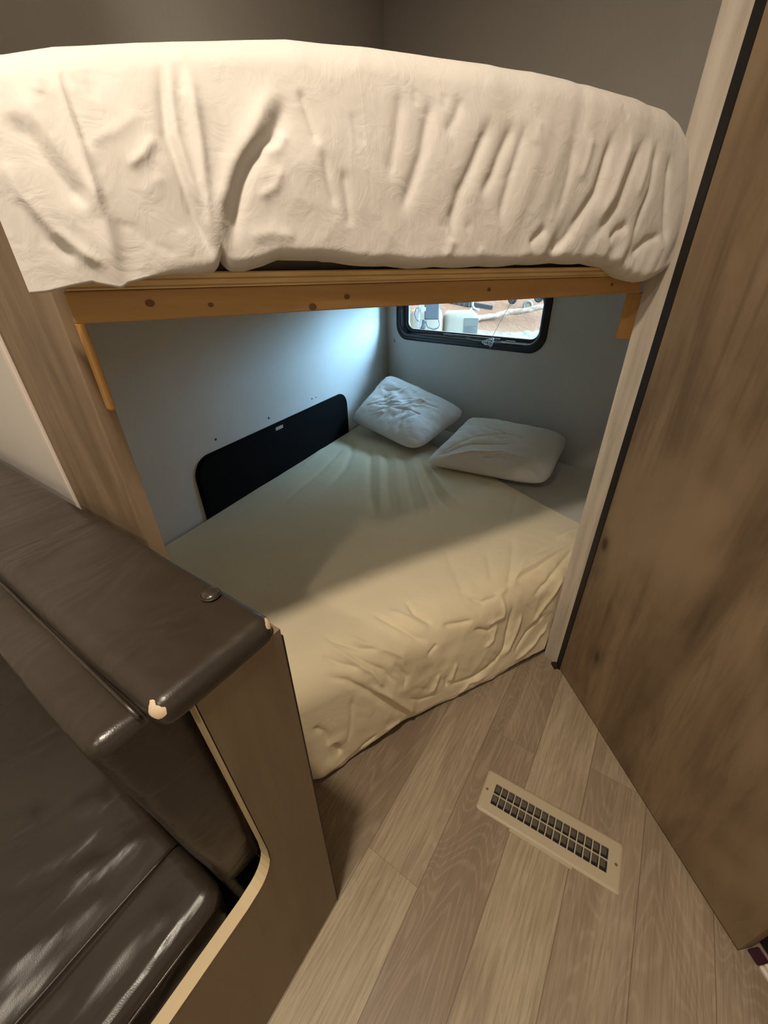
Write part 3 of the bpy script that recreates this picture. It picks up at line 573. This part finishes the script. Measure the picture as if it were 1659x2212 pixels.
tube(bm, [wpt(0.72, 1.022, 0.006), wpt(0.78, 1.012, 0.012), wpt(0.84, 1.012, 0.018), wpt(0.90, 1.01, 0.02), wpt(0.935, 1.017, 0.018)], 0.0014, 6)
tube(bm, [wpt(0.905, 1.01, 0.02), wpt(0.908, 0.99, 0.02), wpt(0.907, 0.972, 0.019)], 0.0014, 6)
part('string', bm, M_cord, bc, True)
bm = bmesh.new()
for k_, (ru, rz, cu, cz, tilt) in enumerate(((0.030, 0.014, 0.895, 1.012, 0.3), (0.024, 0.018, 0.905, 1.008, -0.4), (0.036, 0.010, 0.89, 1.005, -0.1), (0.020, 0.012, 0.915, 1.016, 0.9))):
    pp = []
    for i in range(20):
        t = 2*math.pi*i/20; x, y = ru*math.cos(t), rz*math.sin(t)
        pp.append(wpt(cu+x*math.cos(tilt)-y*math.sin(tilt), cz+x*math.sin(tilt)+y*math.cos(tilt), 0.023+0.006*math.sin(2*t+k_)))
    tube(bm, pp, 0.0030, 6, True)
part('knot', bm, M_outw if False else plain('white knot', (0.62, 0.62, 0.62), 0.6), bc, True)
def wall_dots(parent, spots, fn, axu):
    for u, z, r in spots:
        bm = bmesh.new(); bmesh.ops.create_cone(bm, cap_ends=True, radius1=r, radius2=r*0.6, depth=0.003, segments=10, matrix=fn(u, z)); part('screw', bm, M_dark, parent)
wall_dots(wall_back, [(0.078, 0.945, .005), (0.078, 0.958, .005)], lambda u, z: frame_mat(wpt(u, z, 0.002), BDIR, (0, 0, 1)), BDIR)

# ------------------------------------------------------------------ black storage hatch in the left wall
def lpt(u, z, d): return Kc-LDIR*u+LN*d+Vector((0, 0, z))      # u: distance from the corner
ht = thing('storage_hatch', 'black hatch panel with rounded top corners low in the left wall behind the bed', 'hatch', lpt(1.3, 0.42, 0))
def plate(u0, z0, u1, z1, r, d0, d1, mat, name, parent, bv=0.003):
    bm = bmesh.new(); pts = rrect(u0, z0, u1, z1, r, 10, True)
    lo = [bm.verts.new(lpt(u, z, d0)) for u, z in pts]; hi = [bm.verts.new(lpt(u, z, d1)) for u, z in pts]; n = len(pts)
    bm.faces.new(lo[::-1]); bm.faces.new(hi)
    for i in range(n): bm.faces.new((lo[i], lo[(i+1) % n], hi[(i+1) % n], hi[i]))
    return part(name, bm, mat, parent)
plate(0.664, 0.30, 1.925, 0.722, 0.09, 0.0005, 0.010, M_blackm, 'hatch_frame', ht)
plate(0.715, 0.30, 1.915, 0.712, 0.08, 0.0102, 0.014, M_blackm, 'hatch_door', ht)
hd_ = bpy.data.objects['hatch_door']
lt = bmesh.new(); Ml = frame_mat(lpt(1.37, 0.705, 0.0145), -LDIR, (0, 0, 1))
box(lt, (-0.03, -0.018, 0.0), (0.03, 0.0, 0.006), Ml); bevel(lt, 0.001, 1)
lo_ = part('latch', lt, M_clear, hd_)
lt = bmesh.new(); tube(lt, [Ml @ Vector(p) for p in ((-0.035, 0.004, 0.006), (-0.055, 0.006, 0.012), (-0.07, -0.012, 0.014), (-0.078, -0.04, 0.014))], 0.004, 8); sp_ = part('latch_hook', lt, M_clear, hd_, True)
wall_left = bpy.data.objects['wall_left']
wall_dots(wall_left, [(1.776, 0.768, .005), (1.425, 0.761, .005), (1.042, 0.764, .0045), (1.0, 0.762, .003)], lambda u, z: frame_mat(lpt(u, z, 0.002), -LDIR, (0, 0, 1)), LDIR)

# ------------------------------------------------------------------ leather bench
db = thing('dinette_bench', 'dark brown leather dinette bench with chipped corners and wood end panel', 'bench', (-0.6, 0.1, 0))
def lump(bm, amp, seed, fq):
    for v in bm.verts: v.co += v.normal*amp*noise.noise(v.co*fq+Vector((seed, 0, 0)))
def cushion(pts_yz, x0, x1, rad, sub=3, amp=0.004, seed=0, mine=0.025):
    bm = bmesh.new(); a = [bm.verts.new((x0, y, z)) for y, z in pts_yz]; b = [bm.verts.new((x1, y, z)) for y, z in pts_yz]; n = len(a)
    bm.faces.new(a); bm.faces.new(b[::-1])
    for i in range(n): bm.faces.new((a[i], b[i], b[(i+1) % n], a[(i+1) % n]))
    bmesh.ops.recalc_face_normals(bm, faces=bm.faces)
    bevel(bm, rad, 6)
    for ax in range(3):
        lo = min(v.co[ax] for v in bm.verts); hi = max(v.co[ax] for v in bm.verts); n_ = int((hi-lo)/mine)
        for k_ in range(1, n_):
            co = [0, 0, 0]; no = [0, 0, 0]; co[ax] = lo+(hi-lo)*k_/n_; no[ax] = 1
            bmesh.ops.bisect_plane(bm, geom=bm.verts[:]+bm.edges[:]+bm.faces[:], plane_co=co, plane_no=no, dist=1e-5)
    bm.normal_update(); lump(bm, amp, seed, 7)
    return bm
bm = cushion([(0.066, 0.953), (0.066, 0.998), (0.226, 0.998), (0.226, 0.953)], -1.47, -0.322, 0.019, 4, 0.003, 3)
part('back_top_pad', bm, M_worn, db, True)
# covered button
bm = bmesh.new(); bmesh.ops.create_uvsphere(bm, u_segments=20, v_segments=12, radius=1, matrix=Matrix.Translation((-0.423, 0.203, 0.999)) @ Matrix.Diagonal((0.0125, 0.0115, 0.0055, 1)))
part('button', bm, plain('button leather', (0.035, 0.027, 0.02), 0.25), db, True)
bm = bmesh.new(); tube(bm, [(-0.423+0.0135*math.cos(R_(a_)), 0.203+0.0125*math.sin(R_(a_)), 0.999) for a_ in range(0, 360, 15)], 0.0011, 6, True)
part('button_rim', bm, M_leather, bpy.data.objects['button'], True)
# back carcass, padded back and seat
bm = bmesh.new(); box(bm, (-1.47, 0.132, 0.0), (-0.3465, 0.228, 0.9525)); part('back_carcass', bm, M_endp, db)
bm = cushion([(0.130, 0.47), (0.056, 0.49), (0.034, 0.73), (0.010, 0.963), (0.0645, 0.963), (0.130, 0.945)], -1.47, -0.364, 0.021, 4, 0.005, 8)
part('back_cushion', bm, M_leather, db, True)
bm = cushion([(0.049, 0.41), (0.049, 0.515), (-0.50, 0.505), (-0.50, 0.40)], -1.47, -0.368, 0.022, 6, 0.006, 15, 0.011)
FOLDS = [([(-0.60, -0.10), (-0.56, -0.03), (-0.545, 0.03)], 9, 14), ([(-0.56, -0.20), (-0.54, -0.12), (-0.52, -0.05)], 8, 13), ([(-0.66, -0.16), (-0.62, -0.08), (-0.60, 0.0)], -9, 15), ([(-0.44, -0.14), (-0.435, -0.06), (-0.415, 0.0)], 6, 11), ([(-0.41, -0.15), (-0.405, -0.05)], -6, 11), ([(-0.70, -0.05), (-0.66, 0.02)], 8, 18), ([(-0.52, -0.30), (-0.50, -0.20), (-0.495, -0.12)], -7, 12), ([(-0.455, -0.22), (-0.45, -0.12)], -6, 10), ([(-0.80, -0.2), (-0.74, -0.06)], 9, 22), ([(-0.58, -0.30), (-0.57, -0.2)], 8, 16)]
vx = np.array([v.co.x for v in bm.verts]); vy = np.array([v.co.y for v in bm.verts]); dz = strokes(vx, vy, FOLDS, 0.8)-0.006*np.exp(-((vx+0.485)/0.006)**2)
for v, d_ in zip(bm.verts, dz):
    if v.co.z > 0.47: v.co.z += d_
sc_ = part('seat_cushion', bm, M_leather, db, True)
def seam(name, pts, r): 
    bm = bmesh.new(); tube(bm, pts, r, 8); o = part(name, bm, M_leather, bpy.data.objects[name.replace('_seam', '_cushion')], True); return o
seam('seat_seam', [(-0.485+0.0006*i, 0.045-0.04*i, 0.5155+0.0012*math.sin(i*0.8)) for i in range(14)], 0.0028)
seam('seat_seam', [(-0.366, 0.03-0.04*i, 0.492-0.0009*i) for i in range(14)], 0.0028)
seam('back_seam', [(-1.46+0.0365*i, 0.063, 0.961) for i in range(31)], 0.0028)
# end panel: tall behind the back, low beside the seat
def profile(ins=0.0):
    p = [(0.230, 0.0), (0.230, 0.966), (0.104+ins, 0.966), (0.1105+ins, 0.80), (0.120+ins, 0.56)]
    for k in range(1, 7):
        t = R_(90*k/7); p.append((0.120+ins-0.045*(1-math.cos(t)), 0.56-0.02-0.058*math.sin(t)-ins*math.sin(t)))
    p += [(0.06, 0.478-ins), (-0.50, 0.462-ins), (-0.50, 0.0)]
    return p
def panel(x0, x1, ins, name, mat, parent):
    bm = bmesh.new(); pr = profile(ins); a = [bm.verts.new((x0, y, z)) for y, z in pr]; b = [bm.verts.new((x1, y, z)) for y, z in pr]; n = len(a)
    bm.faces.new(a); bm.faces.new(b[::-1])
    for i in range(n): bm.faces.new((a[i], b[i], b[(i+1) % n], a[(i+1) % n]))
    return part(name, bm, mat, parent)
ep = panel(-0.346, -0.326, 0.0016, 'end_panel', M_endp, db)
bm = bmesh.new(); pr = profile(0.0)[2:-1]; w0, w1 = -0.3465, -0.3255
A = [(bm.verts.new((w0, y, z)), bm.verts.new((w1, y, z))) for y, z in pr]
for i in range(len(A)-1): bm.faces.new((A[i][0], A[i][1], A[i+1][1], A[i+1][0]))
bmesh.ops.recalc_face_normals(bm, faces=bm.faces); bmesh.ops.solidify(bm, geom=bm.faces[:], thickness=0.0015)
part('edge_banding', bm, M_band, ep)
bm = bmesh.new(); box(bm, (-0.3465, 0.2302, 0.0), (-0.3255, 0.2325, 0.952)); part('rear_edge_strip', bm, M_blackt, ep)
bm = bmesh.new(); box(bm, (-1.47, -0.48, 0.0), (-0.3475, 0.048, 0.395)); part('seat_base', bm, M_endp, db)

# ------------------------------------------------------------------ floor register
vr = thing('floor_register', 'beige plastic floor vent with two rows of openings set in the plank floor', 'vent', (0.0725, 0.684, 0))
VM = Matrix.Translation((0.0725, 0.684, 0)) @ Matrix.Rotation(R_(2.2), 4, 'Z')
def face_with_holes():
    bm = bmesh.new(); hx, hy = 0.1895, 0.062; ncol = 16; ox, oy = 0.156, 0.0305; cw = 2*ox/ncol; bar = 0.0028; z0, z1 = 0.0062, 0.003
    # bevelled rim
    rings = []
    for ins, z in ((0, 0.0), (0.0, 0.003), (0.003, 0.0055), (0.007, 0.0065)):
        rings.append([bm.verts.new(VM @ Vector((x, y, z))) for x, y in rrect(-hx+ins, -hy+ins, hx-ins, hy-ins, 0.009, 4)])
    for a, b in zip(rings[:-1], rings[1:]):
        for i in range(len(a)): bm.faces.new((a[i], a[(i+1) % len(a)], b[(i+1) % len(a)], b[i]))
    inner = [bm.verts.new(VM @ Vector((x, y, 0.0065))) for x, y in ((-ox, -oy), (ox, -oy), (ox, oy), (-ox, oy))]
    es = [bm.edges.get((rings[-1][i], rings[-1][(i+1) % len(rings[-1])])) for i in range(len(rings[-1]))]
    ei = [bm.edges.new((inner[i], inner[(i+1) % 4])) for i in range(4)]
    bmesh.ops.triangle_fill(bm, edges=es+ei, use_beauty=True)
    low = [bm.verts.new(VM @ Vector((x, y, 0.0005))) for x, y in ((-ox, -oy), (ox, -oy), (ox, oy), (-ox, oy))]
    for i in range(4): bm.faces.new((inner[i], inner[(i+1) % 4], low[(i+1) % 4], low[i]))
    return bm, ox, oy, ncol, cw, bar
bm, ox, oy, ncol, cw, bar = face_with_holes()
part('cover_plate', bm, M_beige, vr)
for i in range(1, ncol):
    bm = bmesh.new(); x = -ox+cw*i; box(bm, (x-bar/2, -oy, 0.0012), (x+bar/2, oy, 0.0062), VM); part('grille_bar', bm, M_beige, vr)
bm = bmesh.new(); box(bm, (-ox, -0.0016, 0.0012), (ox, 0.0016, 0.0064), VM); part('centre_bar', bm, M_beige, vr)
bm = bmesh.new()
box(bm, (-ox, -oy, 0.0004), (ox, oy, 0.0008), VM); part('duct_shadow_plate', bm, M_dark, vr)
for i in range(ncol):
    for sgn in (-1, 1):
        bm = bmesh.new(); x = -ox+cw*(i+0.5); y = sgn*oy*0.5
        vs = [bm.verts.new(VM @ Vector(p)) for p in ((x-cw*0.40, y+sgn*0.0-0.004, 0.001), (x+cw*0.30, y-0.004, 0.001), (x+cw*0.30, y+0.011, 0.0055), (x-cw*0.40, y+0.011, 0.0055))]
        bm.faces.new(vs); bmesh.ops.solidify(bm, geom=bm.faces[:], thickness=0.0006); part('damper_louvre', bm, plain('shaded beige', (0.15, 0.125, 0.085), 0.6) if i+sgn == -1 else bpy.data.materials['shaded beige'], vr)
for sx in (-1, 1):
    bm = bmesh.new(); bmesh.ops.create_cone(bm, cap_ends=True, radius1=0.0042, radius2=0.0028, depth=0.002, segments=14, matrix=VM @ Matrix.Translation((sx*0.176, 0.002, 0.0073)))
    part('screw', bm, plain('brass screw', (0.30, 0.22, 0.12), 0.4, 0.6) if sx < 0 else bpy.data.materials['brass screw'], vr)
bm = bmesh.new(); box(bm, (-0.088, -0.0685, 0.0), (0.078, -0.0622, 0.0028), VM); part('damper_lip', bm, M_beige, vr)

# ------------------------------------------------------------------ things by the bathroom doorway
bm = bmesh.new(); Md = frame_mat(Vector((0.539, 0.670, 0)), (0.67, -0.742, 0), (0.742, 0.67, 0))
box(bm, (-0.026, 0.0, 0), (0.0, 0.03, 0.006), Md); bevel(bm, 0.003, 2)
tag(obj('door_mat', bm, plain('dark maroon mat', (0.035, 0.006, 0.015), 0.95)), 'dark maroon mat edge on the floor past the end of the wood wall', 'mat')
bm = bmesh.new(); box(bm, (0.0015, 0.0, 0), (0.20, 0.009, 0.010), Md); box(bm, (0.0015, 0.0095, 0), (0.20, 0.033, 0.018), Md); bevel(bm, 0.002, 2)
tag(obj('threshold_strip', bm, M_wtrim), 'white threshold strip on the floor beside the maroon mat', 'threshold')

bm = bmesh.new(); box(bm, (-0.055, 0.036, 0.0), (0.06, 0.12, 0.13), Md); bevel(bm, 0.012, 3)
tag(obj('storage_bin', bm, plain('black bin', (0.006, 0.006, 0.006), 0.7), None, True), 'black bin standing behind the maroon mat at the lower right', 'bin')

# ------------------------------------------------------------------ ceiling lights (above the frame)
cl = None
for i, (p, w) in enumerate(LAMPS):
    if i == 0:
        cl = thing('ceiling_light', 'round ceiling light above the bench', 'light', (p[0], p[1], CEIL-0.03))
        bm = bmesh.new(); prev = None
        for r_, z_ in ((0.085, CEIL), (0.085, CEIL-0.012), (0.075, CEIL-0.022), (0.06, CEIL-0.024), (0.06, CEIL-0.012)):
            ring = [bm.verts.new((p[0]+r_*math.cos(2*math.pi*k/32), p[1]+r_*math.sin(2*math.pi*k/32), z_)) for k in range(32)]
            if prev:
                for k in range(32): bm.faces.new((prev[k], prev[(k+1) % 32], ring[(k+1) % 32], ring[k]))
            prev = ring
        part('housing', bm, M_wtrim, cl, True)
        e = NT('lit lens'); e.col((1, 0.85, 0.65)); e.b.inputs['Emission Color'].default_value = (1, 0.8, 0.56, 1); e.b.inputs['Emission Strength'].default_value = 6
        bm = bmesh.new(); bmesh.ops.create_circle(bm, cap_ends=True, radius=0.058, segments=32, matrix=Matrix.Translation((p[0], p[1], CEIL-0.016))); part('lens', bm, e.m, cl)
    else:
        c2 = cl.copy(); COL.objects.link(c2); c2.location = (p[0], p[1], CEIL-0.03); c2['label'] = 'round ceiling light nearer the middle of the aisle'
        for ch in list(cl.children):
            d = ch.copy(); COL.objects.link(d); d.parent = c2

# ------------------------------------------------------------------ outside the window
ED = Vector((-0.454, 0.891, 0)); EX = Vector((0.891, 0.454, 0))
def terrain_z(e, l): 
    z = max(-0.60, min(0.85+0.5*(e-6), 1.45)); return z+0.06*noise.noise(Vector((e*0.9, l*0.9, 3)))+0.025*noise.noise(Vector((e*4, l*4, 1)))
ne, nl = 110, 150; E_ = np.linspace(3.35, 19, ne); L_ = np.linspace(-12, 12, nl); P = np.empty((ne, nl, 3))
for i, e in enumerate(E_):
    for j, l in enumerate(L_):
        p = ED*e+EX*l; P[i, j] = (p.x, p.y, terrain_z(e, l))
k = NT('red dirt and gravel', 0.9, 0.2)
tc = k.n('ShaderNodeTexCoord'); spz = k.n('ShaderNodeSeparateXYZ'); k.l(tc.outputs['Object'], spz.inputs[0])
na = k.noise(k.coord((1, 1, 1)), 3, 5, 0.6); nb = k.noise(k.coord((1, 2.5, 1), rot=(0, 0, 0.5)), 9, 4, 0.6, 1.0)
dirt = k.ramp(na, [(0.3, (0.10, 0.042, 0.020)), (0.55, (0.125, 0.056, 0.027)), (0.75, (0.105, 0.066, 0.034))])
grav = k.ramp(nb, [(0.38, (0.07, 0.075, 0.063)), (0.5, (0.155, 0.143, 0.115)), (0.7, (0.13, 0.13, 0.11))])
hh = k.n('ShaderNodeMath'); hh.operation = 'MULTIPLY_ADD'; hh.inputs[1].default_value = 0.16; k.l(na, hh.inputs[0]); k.l(spz.outputs['Z'], hh.inputs[2])
mk_ = k.ramp(hh.outputs[0], [(0.80, (1, 1, 1)), (0.83, (0, 0, 0))]); k.col(k.mix(mk_, dirt, grav)); k.bump(nb, 0.6, 0.03)
g = grid_mesh('ground', P, k.m); struct(g)
def op(px_l, e, z): p = ED*e+EX*px_l; return Vector((p.x, p.y, z))
OM = lambda l, e, z: frame_mat(op(l, e, z), EX, ED)     # local x sideways, y away, z up
pc = thing('propane_cover', 'cream plastic propane tank cover with a grey label on the trailer tongue outside the window', 'tank cover', op(0.24, 4.45, -0.3))
bm = bmesh.new(); box(bm, (-0.17, -0.15, -0.3), (0.17, 0.25, 1.055), OM(0.23, 4.45, 0)); bevel(bm, 0.06, 5)
part('cover_shell', bm, M_cream, pc, True)
bm = bmesh.new(); box(bm, (-0.064, -0.156, 0.86), (0.068, -0.1495, 1.008), OM(0.325, 4.45, 0)); lb_ = part('label', bm, M_lab, pc)
bm = bmesh.new()
for k_ in range(7): box(bm, (-0.055, -0.158, 0.868+0.011*k_), (0.055-0.02*(k_ % 3), -0.1565, 0.872+0.011*k_), OM(0.325, 4.45, 0))
part('label_lines', bm, M_labt, lb_)
bm = bmesh.new(); tube(bm, [op(0.335, 4.5, 1.20), op(0.342, 4.5, 1.10), op(0.36, 4.48, 1.075), op(0.40, 4.45, 1.062)], 0.012, 8); tube(bm, [op(0.345, 4.5, 1.085), op(0.32, 4.46, 1.06), op(0.30, 4.42, 1.045)], 0.010, 8)
part('valve_tube', bm, M_outw, pc, True)
bb = thing('battery_box', 'cream battery box behind the dark jack on the trailer tongue outside', 'battery box', op(-0.1, 4.35, -0.3))
bm = bmesh.new(); box(bm, (-0.17, -0.1, -0.3), (0.135, 0.12, 1.085), OM(-0.09, 4.35, 0)); bevel(bm, 0.04, 4); part('box_shell', bm, M_cream, bb, True)
tj = thing('tongue_jack', 'dark blue grey powered tongue jack with white post and looping cable outside the window', 'jack', op(-0.1, 3.9, -0.6))
bm = bmesh.new(); box(bm, (-0.066, -0.05, 1.03), (0.066, 0.05, 1.19), OM(-0.046, 3.95, 0)); bevel(bm, 0.012, 3); mh_ = part('motor_housing', bm, M_navy, tj)
bm = bmesh.new(); tube(bm, [op(-0.155, 3.93, 1.25), op(-0.165, 3.93, 0.94), op(-0.17, 3.93, -0.6)], 0.018, 10); part('post', bm, M_outw, tj, True)
bm = bmesh.new(); tube(bm, [op(-0.11, 3.9, 1.03), op(-0.115, 3.9, 0.98), op(-0.13, 3.9, 0.95)], 0.02, 8); part('bracket', bm, M_navy, tj, True)
for pts in ([(-0.10, 1.02), (-0.08, 0.975), (-0.03, 0.955), (0.01, 0.965), (0.025, 0.99), (0.015, 1.03)], [(-0.155, 1.13), (-0.185, 1.12), (-0.195, 1.08), (-0.18, 1.04), (-0.16, 1.02)]):
    bm = bmesh.new(); tube(bm, [op(l, 3.88, z) for l, z in pts], 0.0055, 8); part('cable', bm, M_navy, tj, True)
bm = bmesh.new(); box(bm, (-0.03, 0.0, 1.10), (0.0, 0.02, 1.13), OM(-0.10, 3.88, 0))
for k_ in range(5): box(bm, (-0.045, 0, 1.095+0.013*k_), (-0.02, 0.01, 1.101+0.013*k_), OM(-0.10, 3.88, 0))
part('jack_marking', bm, M_outw, mh_)
rl = thing('slotted_rail', 'black slotted rail lying on the red dirt bank outside', 'rail', op(0.4, 6.2, 0.98))
a_, b_ = op(0.09, 6.35, 1.075), op(0.74, 6.2, 0.97); dx = (b_-a_).normalized(); RM = frame_mat(a_, dx, ED); LR = (b_-a_).length
bm = bmesh.new(); box(bm, (0, -0.03, -0.035), (LR, 0.03, 0.035), RM); bevel(bm, 0.01, 2); rb_ = part('rail_body', bm, M_rubber, rl)
for k_ in range(4):
    bm = bmesh.new(); box(bm, (0.14+0.07*k_, -0.033, -0.037), (0.147+0.07*k_, -0.02, 0.037), RM); part('rail_slot', bm, M_outg, rb_)
bm = bmesh.new(); N_ = 26; pts = []
for i in range(N_):
    t = i/(N_-1); l_ = 0.50+0.92*t; pts.append(Vector(op(l_, 5.92+0.04*math.sin(t*5), 0.858+0.155*t+0.006*math.sin(t*17))))
tube(bm, pts, 0.033, 12)
for v in bm.verts: v.co += Vector((0, 0, 1))*0.010*noise.noise(v.co*14)
lk = NT('pale bark'); lk.col(lk.ramp(lk.noise(lk.coord(), 16, 4), [(0.35, (0.11, 0.065, 0.04)), (0.6, (0.21, 0.145, 0.095))])); 
tag(obj('log', bm, lk.m, None, True), 'pale peeled log lying across the dirt above the gravel outside', 'log')
def wheel(l, e, z, r, mat, hub, label, rot=0.0):
    w = thing('cart_wheel', label, 'wheel', op(l, e, z-r), 'small wheels lying on the dirt outside')
    ax = (ED*math.cos(rot)+EX*math.sin(rot)); M = frame_mat(op(l, e, z), Vector((ax.y, -ax.x, 0)), (0, 0, 1))
    bm = bmesh.new(); bmesh.ops.create_circle(bm, radius=0.001, segments=3, matrix=M); bm.clear()
    tube(bm, [M @ Vector((r*0.74*math.cos(t*math.pi/12), r*0.74*math.sin(t*math.pi/12), 0)) for t in range(24)], r*0.27, 10, True); part('tyre', bm, mat, w, True)
    bm = bmesh.new(); bmesh.ops.create_cone(bm, cap_ends=True, radius1=r*0.6, radius2=r*0.45, depth=r*0.3, segments=24, matrix=M); part('hub', bm, hub, w)
wheel(1.0, 6.25, 1.075, 0.062, M_rubber, M_navy, 'black wheel, leftmost of three at the top right of the window view', 0.5)
wheel(1.19, 6.15, 1.00, 0.066, M_outg, M_cream, 'grey wheel lying low between two black wheels outside', 0.2)
wheel(1.34, 6.25, 1.09, 0.062, M_rubber, M_navy, 'black wheel, rightmost of three at the top right of the window view', 0.3)
